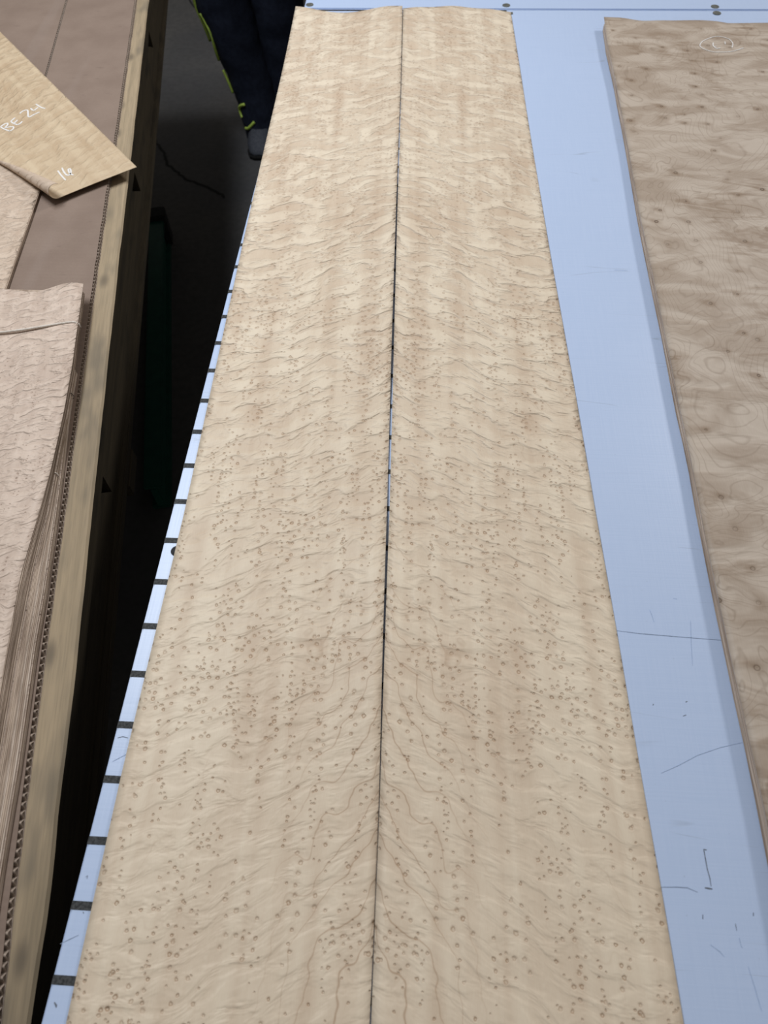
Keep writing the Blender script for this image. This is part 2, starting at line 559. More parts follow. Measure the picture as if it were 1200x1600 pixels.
XL, XR, YN, YS = -0.302, 1.55, -0.32, 1.8115
tpart(box('table_top', XL, XR, YN, YS, ZT - 0.03, ZT, MAT['laminate'], None, 0.002))
tpart(box('end_panel', XL + 0.008, XR, YS + 0.0035, 3.1, ZT - 0.03, ZT + 0.0005, MAT['laminate'], None, 0.002))
tpart(box('support_frame', XL + 0.06, XR - 0.06, YN + 0.06, 3.04, ZT - 0.115, ZT - 0.031, MAT['steel'], None))
for lx in (XL + 0.16, XR - 0.12):
    for ly in (YN + 0.12, 1.4, 2.95):
        tpart(box('leg', lx - .03, lx + .03, ly - .03, ly + .03, 0.0, ZT - 0.115, MAT['steel'], None))
PIT = 0.0553
for n in range(-4, 33):
    if n == 19:
        continue
    y = 0.0006 + PIT * n + random.uniform(-.0012, .0012)
    if y > YS - 0.02:
        continue
    xr = 0.160 + random.uniform(-.003, .002) + (0.004 if n < 28 else 0)
    k = random.uniform(-0.0012, 0.0012)
    tpart(prism('scale_mark', [(XL + 0.0004, y - .0036), (-.1, y - .0036 + k), (xr, y - .0036), (xr, y + .0036), (-.1, y + .0036 + k), (XL + 0.0004, y + .0036)],
                ZT - 0.0005, ZT + 0.0003, MAT['mark'], None))
# dark groove with a metal strip along the far end of the veneer
tpart(box('groove_strip', -0.268, 0.150, 1.8035, 1.8095, ZT - 0.0005, ZT + 0.0004, MAT['slot'], None))
tpart(prism('corner_bracket', [(0.140, 1.790), (0.163, 1.790), (0.163, 1.7995), (0.150, 1.7995), (0.140, 1.7985)], ZT - 0.0005, ZT + 0.0009, MAT['screw'], None))


def screw(x, y, r, z=ZT):
    vs, fs = [], []
    seg = 20
    prof = [(r, 0.0006), (r * 0.8, 0.0008), (r * 0.62, 0.0003), (0.0006, 0.0002)]
    for rr, h in prof:
        for k in range(seg):
            t = 2 * math.pi * k / seg
            vs.append((x + rr * math.cos(t), y + rr * math.sin(t), z + h))
    for i in range(len(prof) - 1):
        for k in range(seg):
            fs.append([i * seg + k, i * seg + (k + 1) % seg, (i + 1) * seg + (k + 1) % seg, (i + 1) * seg + k])
    fs.append(list(range(3 * seg, 4 * seg)))
    b = len(vs)
    vs += [(x + r * math.cos(2 * math.pi * k / seg), y + r * math.sin(2 * math.pi * k / seg), z - 0.001) for k in range(seg)]
    fs += [[b + k, b + (k + 1) % seg, (k + 1) % seg, k] for k in range(seg)]
    return tpart(link('screw', mesh('screw', vs, fs), MAT['screw']))


for px, py in ((484, 8), (791, 9), (1117, 11), (1120, 21)):
    p = at(px, py, ZT)
    screw(p.x, p.y, 0.0085, ZT + 0.0007)
p = at(276, 861, ZT)
screw(p.x, p.y, 0.0068).data.materials[0] = MAT['slot']


def pencil(pts, w, mat='pencil', name='pencil_mark'):
    P = [at(x, y, ZT) for x, y in pts]
    tpart(ribbon(name, P, w, MAT[mat], None, lift=0.00035))


pencil([(1099, 1327), (1100, 1330), (1105, 1358), (1109, 1372), (1111, 1385)], 0.0008)
pencil([(1099, 1327), (1104, 1328)], 0.0013)
pencil([(1101, 1387), (1107, 1388), (1113, 1389)], 0.0013)
pencil([(1098, 1429), (1098, 1436)], 0.0011)
pencil([(1177, 1426), (1177, 1431)], 0.0011)
pencil([(1149, 1443), (1151, 1454)], 0.0008)
pencil([(1155, 1465), (1158, 1478), (1160, 1481)], 0.0006, 'faint')
pencil([(1032, 1386), (1057, 1386), (1074, 1387), (1090, 1394)], 0.0006, 'faint2')
pencil([(960, 985), (1000, 990), (1060, 995), (1135, 1001)], 0.0006, 'faint2')
pencil([(1033, 1208), (1060, 1196), (1090, 1180), (1125, 1168), (1160, 1160)], 0.0005, 'faint')
pencil([(1110, 1476), (1125, 1487), (1132, 1495)], 0.0005, 'faint')
pencil([(1169, 1510), (1180, 1545), (1190, 1580)], 0.0006, 'faint')
pencil([(1015, 952), (1018, 960), (1022, 972)], 0.0006, 'faint')
pencil([(1079, 970), (1080, 1005), (1082, 1040)], 0.0005, 'faint')
pencil([(1052, 935), (1058, 936)], 0.0005, 'faint')
pencil([(1071, 1097), (1074, 1096)], 0.0012)
pencil([(1067, 1119), (1072, 1117)], 0.0009)
pencil([(1020, 1102), (1021, 1100)], 0.0012)
pencil([(960, 422), (981, 423)], 0.0006, 'faint')
pencil([(184, 1153), (192, 1151), (200, 1153)], 0.0008)
pencil([(176, 1190), (187, 1184), (197, 1179)], 0.0006, 'faint')
pencil([(134, 1370), (137, 1368), (136, 1373)], 0.0006)
pencil([(94, 1475), (108, 1468), (123, 1461)], 0.0005, 'faint2')
pencil([(85, 1566), (88, 1571), (88, 1574)], 0.0016)
pencil([(130, 1425), (131, 1427)], 0.0012)
tag(table, 'long white laminate work table with black scale marks along its edge', 'table')


# ------------------------------------------------------------------ sheets of veneer
def sheet(name, left, right, y0, yfar, zfun, mat, nu, nv, thick, uvfun, parent=None):
    """thin sheet between two side polylines, from y0 to the far edge yfar(t)"""
    vs, fs, uv = [], [], []
    for layer in (0, 1):
        for j in range(nv + 1):
            for i in range(nu + 1):
                t = i / nu
                y = y0 + (yfar(t) - y0) * j / nv
                x = interp(left, y) * (1 - t) + interp(right, y) * t
                z = zfun(x, y, t)
                vs.append((x, y, z if layer == 0 else z - thick))
                uv.append(uvfun(x, y, t))
    W = nu + 1
    N = W * (nv + 1)
    for j in range(nv):
        for i in range(nu):
            a = j * W + i
            fs.append([a, a + 1, a + 1 + W, a + W])
            fs.append([N + a, N + a + W, N + a + 1 + W, N + a + 1])
    for j in range(nv):
        a, b = j * W, j * W + nu
        fs.append([a, a + W, N + a + W, N + a])
        fs.append([b, N + b, N + b + W, b + W])
    for i in range(nu):
        a, b = i, nv * W + i
        fs.append([a, N + a, N + a + 1, a + 1])
        fs.append([b, b + 1, N + b + 1, N + b])
    me = mesh(name, vs, fs)
    ul = me.uv_layers.new(name='UVMap')
    for lp in me.loops:
        ul.data[lp.index].uv = uv[lp.vertex_index]
    for p in me.polygons[:2 * nu * nv]:
        p.use_smooth = True
    return link(name, me, mat, parent)


def P2(lst, z):
    return [tuple(at(x, y, z)[:2]) for x, y in lst]


ZV = ZT + 0.0022
venL = P2([(103, 1600), (190, 1212), (288, 800), (384, 360), (463, 15)], ZV)
gapL = P2([(577.4, 1600), (584.9, 1440), (591.5, 1280), (598, 1020), (604.5, 800), (612, 540), (619.8, 300), (626.2, 130), (628.8, 20)], ZV)
gapR = P2([(580, 1600), (585.9, 1440), (592.5, 1280), (601, 1020), (608.5, 800), (615.5, 540), (621.8, 300), (627.2, 130), (630.0, 17)], ZV)
venR = P2([(798, 20), (827, 200), (860, 400), (896, 600), (930, 800), (966, 1000), (1000, 1200), (1035, 1400), (1068, 1600)], ZV)


def gap_lift(y):
    return math.exp(-((y - 0.93) / 0.22) ** 4) + math.exp(-((y - 0.33) / 0.15) ** 4)


def zleft(x, y, t):
    z = ZV + 0.0006 * (1 + math.sin(y * 7 + t * 3)) + 0.0004 * math.sin(t * 9 + y * 11)
    e = max(0.0, (y - 1.45) / 0.36)
    z += 0.0075 * gap_lift(y) * math.exp(-((1 - t) / 0.16) ** 2)
    return z + e * e * 0.004 * (1 + math.cos(t * 2 * math.pi + 0.2))


def zright(x, y, t):
    z = ZV + 0.0006 * (1 + math.sin(y * 6 + t * 2.5 + 1)) + 0.0004 * math.sin(t * 8 + y * 12)
    e = max(0.0, (y - 1.45) / 0.36)
    z += 0.0045 * gap_lift(y) * math.exp(-(t / 0.16) ** 2)
    return z + e * e * 0.003 * (1 + math.sin(t * math.pi * 1.3 + 0.3))


farL = lambda t: 1.800 - 0.013 * math.sin(math.pi * min(1, t * 1.15)) ** 1.3 + 0.004 * t
farR = lambda t: 1.800 + 0.009 * math.sin(math.pi * t * 0.95 + 0.15) - 0.004 * t + 0.002 * math.sin(t * 17)
sl = sheet('veneer_sheet', venL, gapL, -0.12, farL, zleft, MAT['maple'], 28, 150, 0.0007,
           lambda x, y, t: (interp(gapL, y) - x, y + 0.0))
tag(sl, 'pale birdseye maple veneer sheet beside the scale marks at the table edge', 'veneer sheet', 'bookmatched veneer sheets')
sr = sheet('veneer_sheet', gapR, venR, -0.12, farR, zright, MAT['maple'], 28, 150, 0.0007,
           lambda x, y, t: (x - interp(gapR, y), y + 0.004))
tag(sr, 'pale birdseye maple veneer sheet on the side toward the darker veneer stack', 'veneer sheet', 'bookmatched veneer sheets')


# ------------------------------------------------------------------ darker veneer stack on the right of the table
ST = 0.016
ZS = ZT + ST
stackL_px = [(943, 30), (950, 75), (961, 122), (981, 225), (1000, 335), (1022, 440), (1041, 530), (1062, 635), (1081, 722), (1101, 830), (1122, 930), (1143, 1030), (1165, 1130), (1187, 1228), (1207, 1330), (1240, 1500)]
stL = P2(stackL_px, ZS)
stack = empty('veneer_stack', (0.75, 0.8, ZT))


def spart(o, root):
    o.parent = root
    o.matrix_parent_inverse = Matrix.Translation(root.location).inverted()
    return o


FAR_ST = []
for fx, fy, fz in ((943, 25, .006), (965, 27, .004), (1005, 33, .002), (1040, 32.5, .001), (1098, 30.5, .001), (1115, 32, 0), (1140, 35.5, 0), (1200, 36, 0), (1260, 37, 0)):
    q = at(fx, fy, ZS + fz)
    x0 = interp(stL, q.y)
    FAR_ST.append(((q.x - x0) / (0.95 - x0) if fx > 943 else 0.0, q.y))
FAR_ST.append((1.01, FAR_ST[-1][1]))


def stack_far(t):
    pts = FAR_ST
    for a, b in zip(pts, pts[1:]):
        if t <= b[0]:
            k = (t - a[0]) / (b[0] - a[0])
            k = k * k * (3 - 2 * k)
            return a[1] + (b[1] - a[1]) * k
    return pts[-1][1]


stRr = [(0.95, -0.2), (0.95, 1.9)]


def zstack(x, y, t):
    e = max(0.0, (y - 1.5) / 0.3)
    return ZS + 0.0006 * math.sin(y * 9 + t * 4) + e * e * 0.007 * max(0, 1 - t * 2.2) + e * e * 0.004 * math.sin(t * 14) * t


top = sheet('top_leaf', stL, stRr, -0.2, stack_far, zstack, MAT['burl'], 60, 120, 0.0008, lambda x, y, t: (x, y))
spart(top, stack)
base_ol = []
for j in range(0, 41):
    y = -0.2 + (1.715 + 0.2) * j / 40
    base_ol.append((interp(stL, y), y))
base_ol += [(0.60, 1.70), (0.95, 1.69), (0.95, -0.2)]
NL = 13
for i in range(NL):
    z0 = ZT + 0.0004 + i * (ST - 0.0016) / NL
    rr = random.Random(i)
    dx = rr.uniform(-0.0005, 0.0016)
    ol = [(x + dx + rr.uniform(-.0003, .0003), y) for x, y in base_ol]
    lf = prism('leaf', ol, z0, z0 + (ST - 0.0016) / NL * 0.80, MAT[('leaf_light', 'leaf_light', 'leaf_light', 'leaf')[rr.randrange(4)]])
    spart(lf, stack)
# chalked ring with two small strokes
ring = [(1143.5, 75), (1145, 69), (1142, 64), (1138, 61), (1131, 58.5), (1124, 57.3), (1117, 57.5), (1108, 60), (1100, 63.5), (1095.5, 67), (1093.5, 71), (1095, 74), (1100, 77), (1107, 79.5), (1115, 81.3), (1125, 81.6), (1138, 81.2), (1148, 79.5), (1156, 77), (1162, 75)]
lift_z = ZS + 0.0035


def chalk(pts, w, zf, root, sub=4):
    P = []
    for q in smooth_path([Vector((x, y, 0)) for x, y in pts], sub):
        z = zf(0, 0) if False else None
        h = ZS
        for _ in range(6):
            g = at(q.x, q.y, h)
            h = zf(g.x, g.y)
        P.append(at(q.x, q.y, h))
    o = ribbon('chalk_mark', P, w, MAT['chalk'], None, lift=0.0006)
    spart(o, root)
    o['label'] = 'white chalk writing'
    return o


def zf_stack(x, y):
    xl = interp(stL, y)
    t = (x - xl) / (0.95 - xl)
    return zstack(x, y, t)


chalk(ring, 0.0019, zf_stack, stack)
chalk([(1114.5, 67), (1114, 69), (1114.5, 72), (1117, 74.5), (1120, 76), (1126, 75)], 0.0024, zf_stack, stack)
chalk([(1132.5, 65), (1133, 69.5)], 0.0022, zf_stack, stack, 2)
chalk([(1115, 73.5), (1120, 72.5)], 0.0018, zf_stack, stack, 2)
tag(stack, 'thick stack of brown figured veneer with contour-like grain and a chalked ring', 'veneer stack')

# ------------------------------------------------------------------ crate at the left, with its cardboard
ZC = 0.78
board_R = P2([(232, 0), (209, 200), (186, 400), (164, 600), (143, 800), (122, 1000), (100, 1190), (76, 1400), (46, 1600)], ZC)
crate = empty('wooden_crate', (-0.9, 1.0, 0))


def cpart(o):
    return spart(o, crate)


DIR = Vector((-0.1773, 0.9842, 0))       # along the crate side
NRM = Vector((0.9842, 0.1773, 0))        # outward, towards the table
SIDE0 = Vector((-0.713, 2.028, 0))       # a point of the outer face line


def cs(y, out, z):
    """point on the crate side at distance y along, 'out' from the side plane"""
    k = (y - SIDE0.y) / DIR.y
    p = SIDE0 + DIR * k + NRM * out
    return Vector((p.x, p.y, z))


ys = [-0.25 + 2.95 * j / 90 for j in range(91)]
wob = lambda y, s: 0.0016 * noise.noise(Vector((y * 9, s, 0))) + 0.0006 * noise.noise(Vector((y * 40, s, 2)))
outer = [(interp(board_R, y) + wob(y, 1.0), y) for y in ys]
inner = [(interp(board_R, y) - 0.062, y) for y in ys]
# top rail with slightly wavy, splintered edge
vs, fs = [], []
for (xo, y), (xi, _) in zip(outer, inner):
    vs += [(xi, y, ZC), (xo - .003, y, ZC), (xo, y, ZC - .003), (xo + wob(y, 5) - 0.001, y, ZC - .030), (xi, y, ZC - .030)]
for j in range(len(ys) - 1):
    a, b = 5 * j, 5 * j + 5
    for k in range(5):
        fs.append([a + k, b + k, b + (k + 1) % 5, a + (k + 1) % 5])
fs += [[0, 1, 2, 3, 4], [5 * len(ys) - 1 - k for k in range(5)]]
me = mesh('top_rail', vs, fs)
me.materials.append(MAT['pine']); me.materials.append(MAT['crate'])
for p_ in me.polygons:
    p_.material_index = 1 if p_.index < 5 * (len(ys) - 1) and p_.index % 5 == 2 else 0  # outer face takes the dark wood: shade put into the pine rail's colour
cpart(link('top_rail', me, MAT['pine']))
bm = bmesh.new(); bm.from_mesh(me); bmesh.ops.recalc_face_normals(bm, faces=bm.faces[:]); bm.to_mesh(me); bm.free()
# outer side panel below the rail, with its triangular openings
holes = [(0.575, 0.622, 0.687), (1.290, 1.378, 0.690), (1.870, 1.965, 0.700), (-0.10, -0.05, 0.68), (2.45, 2.54, 0.70)]
holes.sort()
ZP0, ZP1 = 0.662, 0.750
quads = []
yc = -0.25
for y0, y1, zb in holes:
    quads.append([(yc, ZP0), (y0, ZP0), (y0, ZP1), (yc, ZP1)])
    quads.append([(y0, ZP0), (y1, ZP0), (y1, zb), (y0, ZP1 - 0.003)])
    yc = y1
quads.append([(yc, ZP0), (2.7, ZP0), (2.7, ZP1), (yc, ZP1)])
for q in quads:
    vs = [cs(y, -0.007, z) for y, z in q] + [cs(y, -0.025, z) for y, z in q]
    fs = [[0, 1, 2, 3], [7, 6, 5, 4]] + [[i, i + 4, (i + 1) % 4 + 4, (i + 1) % 4] for i in range(4)]
    m2 = mesh('side_board', vs, fs)
    bm = bmesh.new(); bm.from_mesh(m2); bmesh.ops.recalc_face_normals(bm, faces=bm.faces[:]); bm.to_mesh(m2); bm.free()
    cpart(link('side_board', m2, MAT['crate']))


def beam(name, y0, y1, o0, o1, z0, z1, mat):
    a = [cs(y0, o0, 0), cs(y0, o1, 0), cs(y1, o1, 0), cs(y1, o0, 0)]
    return cpart(prism(name, [(p.x, p.y) for p in a], z0, z1, mat, None, 0.002))


beam('bottom_rail', -0.25, 2.7, -0.05, 0.002, 0.645, 0.662, MAT['crate'])
for y0 in (0.66, -0.12):
    beam('corner_block', y0, y0 + 0.078, -0.05, 0.004, 0.618, 0.645, MAT['crate'])
# far side, ends, deck and legs of the crate
beam('deck_board', -0.25, 2.7, -1.05, -0.055, 0.72, 0.745, MAT['crate'])
beam('back_rail', -0.25, 2.7, -1.11, -1.05, 0.645, ZC, MAT['crate'])
for y0 in (-0.25, 2.66):
    beam('end_rail', y0, y0 + 0.04, -1.05, -0.065, 0.645, ZC, MAT['crate'])
beam('cross_rail', 1.2, 1.24, -1.05, -0.065, 0.745, ZC, MAT['crate'])
for y0 in (-0.12, 1.42, 2.5):
    for o0 in (-1.05, -0.62):
        beam('post', y0, y0 + 0.08, o0, o0 + 0.08, 0.0, 0.645, MAT['crate'])
for o0 in (-1.05, -0.62):
    beam('skid', -0.25, 2.7, o0 - 0.005, o0 + 0.085, 0.0, 0.09, MAT['crate'])
tag(crate, 'rough wooden crate with a pale weathered top rail under the cardboard', 'crate')

# corrugated cardboard: top liner, fluted core, bottom liner
card_R = P2([(212, 0), (183, 200), (153, 400), (125, 600), (98, 800), (70, 1000), (45, 1190), (20, 1390), (-4, 1600)], ZC + 0.0078)


def card(name, rightf, leftf, y0, y1, zb, label):
    root = empty(name, (rightf(1.0), 1.0, zb))
    n = 200
    yy = [y0 + (y1 - y0) * j / n for j in range(n + 1)]
    ol = [(rightf(y) - 0.0026 + 0.0005 * noise.noise(Vector((y * 60, 3, 0))), y) for y in yy] + [(leftf(y), y) for y in yy[::-1]]
    ob = prism('top_liner', ol, zb + 0.0069, zb + 0.0078, MAT['cardboard'])
    spart(ob, root)
    ol2 = [(rightf(y) + 0.0008, y) for y in yy] + [(leftf(y), y) for y in yy[::-1]]
    spart(prism('bottom_liner', ol2, zb + 0.0001, zb + 0.0007, MAT['flute']), root)
    # the wavy core between the liners, ending at the cut edge
    vs, fs = [], []
    st = 0.0090 / 12
    m = int((y1 - y0) / st)
    for j in range(m):
        y = y0 + j * st
        z = zb + 0.0038 + 0.0029 * math.sin(2 * math.pi * j / 12)
        r = rightf(y) - 0.0002
        vs += [(r, y, z), (r - 0.03, y, z)]
    for j in range(m - 1):
        fs.append([2 * j, 2 * j + 2, 2 * j + 3, 2 * j + 1])
    fc = link('fluted_core', mesh('fluted_core', vs, fs), MAT['flute'])
    fm = fc.modifiers.new('solid', 'SOLIDIFY')
    fm.thickness = 0.0007
    fm.offset = 0.0
    spart(fc, root)
    tag(root, label, 'cardboard')
    return root


seam = P2([(105, 0), (73, 115)], ZC + 0.0078)
cardf = lambda y: interp(card_R, y) + 0.0008 * noise.noise(Vector((y * 30, 0, 0)))
seamf = lambda y: interp(seam, y)
card('cardboard_sheet', cardf, lambda y: seamf(y) + 0.0012 if y > 1.21 else -1.5 - 0.16 * (y - 1), -0.22, 2.65, ZC,
     'brown corrugated cardboard sheet with fluted cut edge along the crate rail')
card('cardboard_sheet', lambda y: seamf(y) - 0.0012, lambda y: -1.55 - 0.16 * (y - 1), 1.22, 2.65, ZC,
     'brown cardboard sheet beyond the slit line, partly under the chalked sheet')

# ------------------------------------------------------------------ packs of veneer on the cardboard
ZK = ZC + 0.0080


def pack(name, right, left, y0, y1, z0, z1, nleaf, topmat, label, seed, mats, jit=0.0016, farf=None, lean=0.0, droop=None, under=None):
    root = empty(name, (interp(right, 0.5 * (y0 + y1)) - 0.1, 0.5 * (y0 + y1), z0))
    rr = random.Random(seed)
    h = (z1 - z0) / nleaf
    for i in range(nleaf):
        dz = z0 + i * h
        dx = rr.uniform(-jit, jit) + lean * (1 - i / nleaf)
        dy = rr.uniform(-0.004, 0.0)
        n = 30
        yy = [y0 + (y1 + dy - y0) * j / n for j in range(n + 1)]
        if i == nleaf - 1:
            ff = farf or (lambda t: y1)
            zt = (lambda x, y, t: dz + h * 0.86) if droop is None else (lambda x, y, t: dz + h * 0.86 + droop(x, y, t))
            ob = sheet('top_leaf', left, right, y0, ff, zt, topmat, 40, 60, h * 0.8,
                       lambda x, y, t: (1.5 * (interp(right, y) - x), 1.5 * y))
        else:
            fan = (lambda y: max(0.0, interp(under, y) - interp(right, y) - 0.0015) * (1 - i / nleaf) ** 1.2) if under else (lambda y: 0.0)
            ol = [(interp(right, y) + dx + fan(y), y) for y in yy] + [(interp(left, y), y) for y in yy[::-1]]
            ob = prism('leaf', ol, dz + 0.00002, dz + h * 0.84, MAT[mats[rr.randrange(len(mats))]])
        spart(ob, root)
    tag(root, label, 'veneer pack', 'packs of veneer on the crate')
    return root


def twine(root, right, left, y, z1, z0, r, slope=0.0, over=0.0001, mat='twine'):
    xr = interp(right, y)
    xl = interp(left, y)
    pts = []
    for k in range(13):
        t = k / 12
        x = xl + (xr - xl) * t
        sag = 0.004 * math.sin(math.pi * min(1, (xr - x) / 0.16)) if xr - x < 0.16 else 0.0
        pts.append((x, y + slope * (xr - x), z1 + r + over + sag * 0.0))
    pts += [(xr + r * 1.6, y, z1 + r * 0.2), (xr + r * 2.4 + 0.0012, y - .001, 0.5 * (z0 + z1)), (xr + r * 1.5, y - .002, z0 + r)]
    o = tube('twine', pts, r, MAT[mat])
    spart(o, root)


ZA0, ZB0, ZC0 = ZK + 0.0205, ZK + 0.0108, ZK
ZA1 = ZK + 0.0295
A_R = P2([(130, 445), (113, 570), (100, 640), (81, 725), (61, 800), (32, 900), (12, 1007), (-2, 1085), (-28, 1240), (-50, 1400)], ZA1)
A_L = [(x - 0.42, y) for x, y in A_R]
C_R = P2([(120, 575), (107, 650), (97, 745), (90, 800), (72, 925), (57, 1012), (45, 1100), (31, 1200), (12, 1312), (2, 1375), (-22, 1540)], ZK + 0.005)
C_L = [(x - 0.42, y) for x, y in C_R]
B_R = P2([(103, 648), (86, 738), (74, 800), (50, 900), (30, 1007), (14, 1100), (-4, 1210), (-40, 1420)], ZB0 + 0.01)
B_L = [(x - 0.40, y) for x, y in B_R]
yA = at(130, 445, ZA1).y


def farA(t):
    # t = 1 at the right edge
    x = (1 - t) * 0.42
    return yA - 0.003 + 0.006 * math.exp(-(x / 0.03) ** 2) - 0.020 * (1 - math.exp(-(x / 0.09) ** 2)) + 0.004 * math.sin(x * 60)


def droopA(x, y, t):
    e = max(0.0, (y - (yA - 0.12)) / 0.12)
    return 0.0015 * e * math.sin((1 - t) * 26) + 0.0006 * math.sin(y * 17 + t * 7)


B_FAN = [(x + 0.0, y) for x, y in B_R] + [(interp(A_R, at(101, 650, ZB0).y + 0.03), at(101, 650, ZB0).y + 0.03), (interp(A_R, 1.2), 1.2)]
pC = pack('veneer_pack', C_R, C_L, -0.15, at(118, 577, ZK + .01).y, ZC0, ZC0 + 0.0090, 11, MAT['pack'],
          'lowest veneer pack on the cardboard, jutting out toward the crate rail', 5, ['leaf_light', 'leaf_light', 'leaf', 'leaf'], 0.0008, None, 0.0)
pB = pack('veneer_pack', B_R, B_L, -0.15, at(101, 650, ZB0 + .01).y, ZB0, ZB0 + 0.0080, 10, MAT['pack'],
          'middle veneer pack, set back between the two other packs', 6, ['leaf', 'leaf_light', 'leaf'], 0.0008, None, 0.0, None, C_R)
pA = pack('veneer_pack', A_R, A_L, -0.15, yA - 0.012, ZA0, ZA1, 11, MAT['pack'],
          'top pinkish birdseye veneer pack with a loose paper tie across it', 7, ['leaf', 'leaf_dark', 'leaf', 'leaf_light'], 0.0008, farA, 0.001, droopA, B_FAN)
# paper tie across the top pack
tp = smooth_path([at(x, y, ZA1 + z) for x, y, z in [(-30, 521, .0015), (0, 519.5, .003), (30, 516, .0035), (62, 511, .0028), (92, 506, .0014), (112, 503.5, .0008), (118, 504, .0004)]], 4)
tp += [tp[-1] + Vector((0.0035, 0.0, -0.003)), tp[-1] + Vector((0.0045, -0.001, -0.009))]
spart(tube('paper_tie', tp, 0.0019, MAT['twine']), pA)
twine(pC, C_R, C_L, at(117, 613, ZK + .012).y, ZC0 + 0.009, ZC0, 0.0007, mat='twine_dark')
twine(pB, B_R, B_L, at(86, 738, ZB0 + .01).y, ZB0 + 0.0080, ZB0, 0.0007, mat='twine')

# the pack lying under the chalked sheet
ZF1 = ZK + 0.008
F_R = P2([(48, 335), (10, 445)], ZF1)
F_R = [(interp(F_R, 0.80), 0.80), (interp(F_R, 1.2), 1.2)]
F_L = [(x - 0.5, y) for x, y in F_R]
pack('veneer_pack', F_R, F_L, 0.82, 1.36, ZK, ZF1, 7, MAT['pink'],
     'reddish veneer pack under the chalked sheet with the curled corner', 9, ['leaf', 'leaf_dark'], 0.0012)

# the loose sheet with chalk writing and a curled corner
ZB = ZF1 + 0.0012
c0 = at(214, 262, ZB)
e1 = (at(0, 50, ZB) - c0).normalized()
e2 = Vector((e1.y, -e1.x, 0))
if e2.dot(at(55, 327, ZB) - c0) < 0:
    e2 = -e2
WID = (at(52, 329, ZB) - c0).dot(e2)
LEN = 1.0
NU, NV = 60, 60
RC = 0.0125


def be_point(s, t):
    """s along the length from the near end, t across the width"""
    fold = WID - 0.052 * max(0.0, 1 - s / 0.20) ** 0.8
    bow = 0.004 * math.sin(math.pi * t / WID)
    if t <= fold or s > 0.20:
        return c0 + e1 * (s + bow * 0.5) + e2 * t + Vector((0, 0, 0.0012))
    r = RC * (1 - s / 0.20) + 0.0015
    a = (t - fold) / r
    q = fold + r * math.sin(a)
    return c0 + e1 * (s + bow * 0.5) + e2 * q + Vector((0, 0, r * (1 - math.cos(a)) + 0.0012))


vs, fs, uv = [], [], []
for j in range(NV + 1):
    s = LEN * (j / NV) ** 1.6
    for i in range(NU + 1):
        k = i / NU
        t = WID * (1 - (1 - k) ** 1.5)
        vs.append(be_point(s, t))
        uv.append((t + 0.02, s + 0.6))
for j in range(NV):
    for i in range(NU):
        a = j * (NU + 1) + i
        fs.append([a, a + 1, a + NU + 2, a + NU + 1])
me = mesh('chalked_veneer_sheet', vs, fs)
ul = me.uv_layers.new(name='UVMap')
for lp in me.loops:
    ul.data[lp.index].uv = uv[lp.vertex_index]
be = empty('chalked_veneer_sheet', c0 + e1 * 0.4 + e2 * 0.1)
me.materials.append(MAT['curly'])
me.materials.append(MAT['pink'])
for p_ in me.polygons:
    j, i = divmod(p_.index, NU)
    s_ = LEN * ((j + 0.5) / NV) ** 1.6
    t_ = WID * (1 - (1 - (i + 0.5) / NU) ** 1.5)
    f_ = WID - 0.052 * max(0.0, 1 - s_ / 0.20) ** 0.8
    if s_ < 0.20 and (t_ - f_) / (RC * (1 - s_ / 0.20) + 0.0015) > 1.3:
        p_.material_index = 1
bl = link('leaf', me, MAT['curly'], None, True)
sm = bl.modifiers.new('solid', 'SOLIDIFY')
sm.thickness = 0.0008
sm.offset = 0.0
spart(bl, be)


def becalk(pts, w, sub=4):
    P = [at(q.x, q.y, ZB + 0.0012) for q in smooth_path([Vector((x, y, 0)) for x, y in pts], sub)]
    o = ribbon('chalk_mark', P, w, MAT['chalk'], None, lift=0.0007)
    spart(o, be)
    o['label'] = 'white chalk writing'


CW = 0.0030
becalk([(1, 199), (9, 203), (16, 205)], CW)
becalk([(1, 199), (6, 195), (11.5, 193), (12, 196), (8, 200), (14, 199), (21, 198.5), (20.5, 202), (16, 205), (14, 205)], CW)
becalk([(17, 190.5), (22, 193.5), (28, 195.5)], CW)
becalk([(17, 190.5), (21, 186.5), (24, 184.5)], CW)
becalk([(22, 193), (25, 190.5), (27.5, 188)], CW)
becalk([(28, 195.5), (32, 193), (35, 190)], CW)
becalk([(31, 178), (35, 174.5), (40, 172.5), (43.5, 173), (44, 178), (44, 182.5)], CW)
becalk([(44, 182.5), (47, 183), (53, 179.5), (62, 175.5)], CW)
becalk([(48, 169.5), (51, 172.5), (54, 172.5), (60, 168)], CW)
becalk([(56, 163), (60, 165.5), (65, 168.5), (71, 170)], CW)
becalk([(90.5, 267), (94, 272), (98, 277), (103, 282)], CW)
becalk([(97, 262.5), (100, 269), (104, 273.5), (108, 274), (111, 270), (110, 264.5), (107, 265), (108, 269.5), (111, 272.5), (115, 274)], CW)
tag(be, 'loose golden maple sheet chalked BE 24 and 16 with a curled corner', 'veneer sheet')

# ------------------------------------------------------------------ green steel beam in the dark gap
gb = empty('steel_rail', (-0.85, 1.75, 0))
g0, g1 = at(244, 345, 0.10), at(238, 760, 0.10)
gd = (g1 - g0).normalized()
gn = Vector((-gd.y, gd.x, 0))


def gbox(name, a, b, w, z0, z1, mat):
    p, q = g0 + gd * a, g0 + gd * b
    o = prism(name, [tuple((p + gn * w)[:2]), tuple((p - gn * w)[:2]), tuple((q - gn * w)[:2]), tuple((q + gn * w)[:2])], z0, z1, mat, None, 0.003)
    return spart(o, gb)


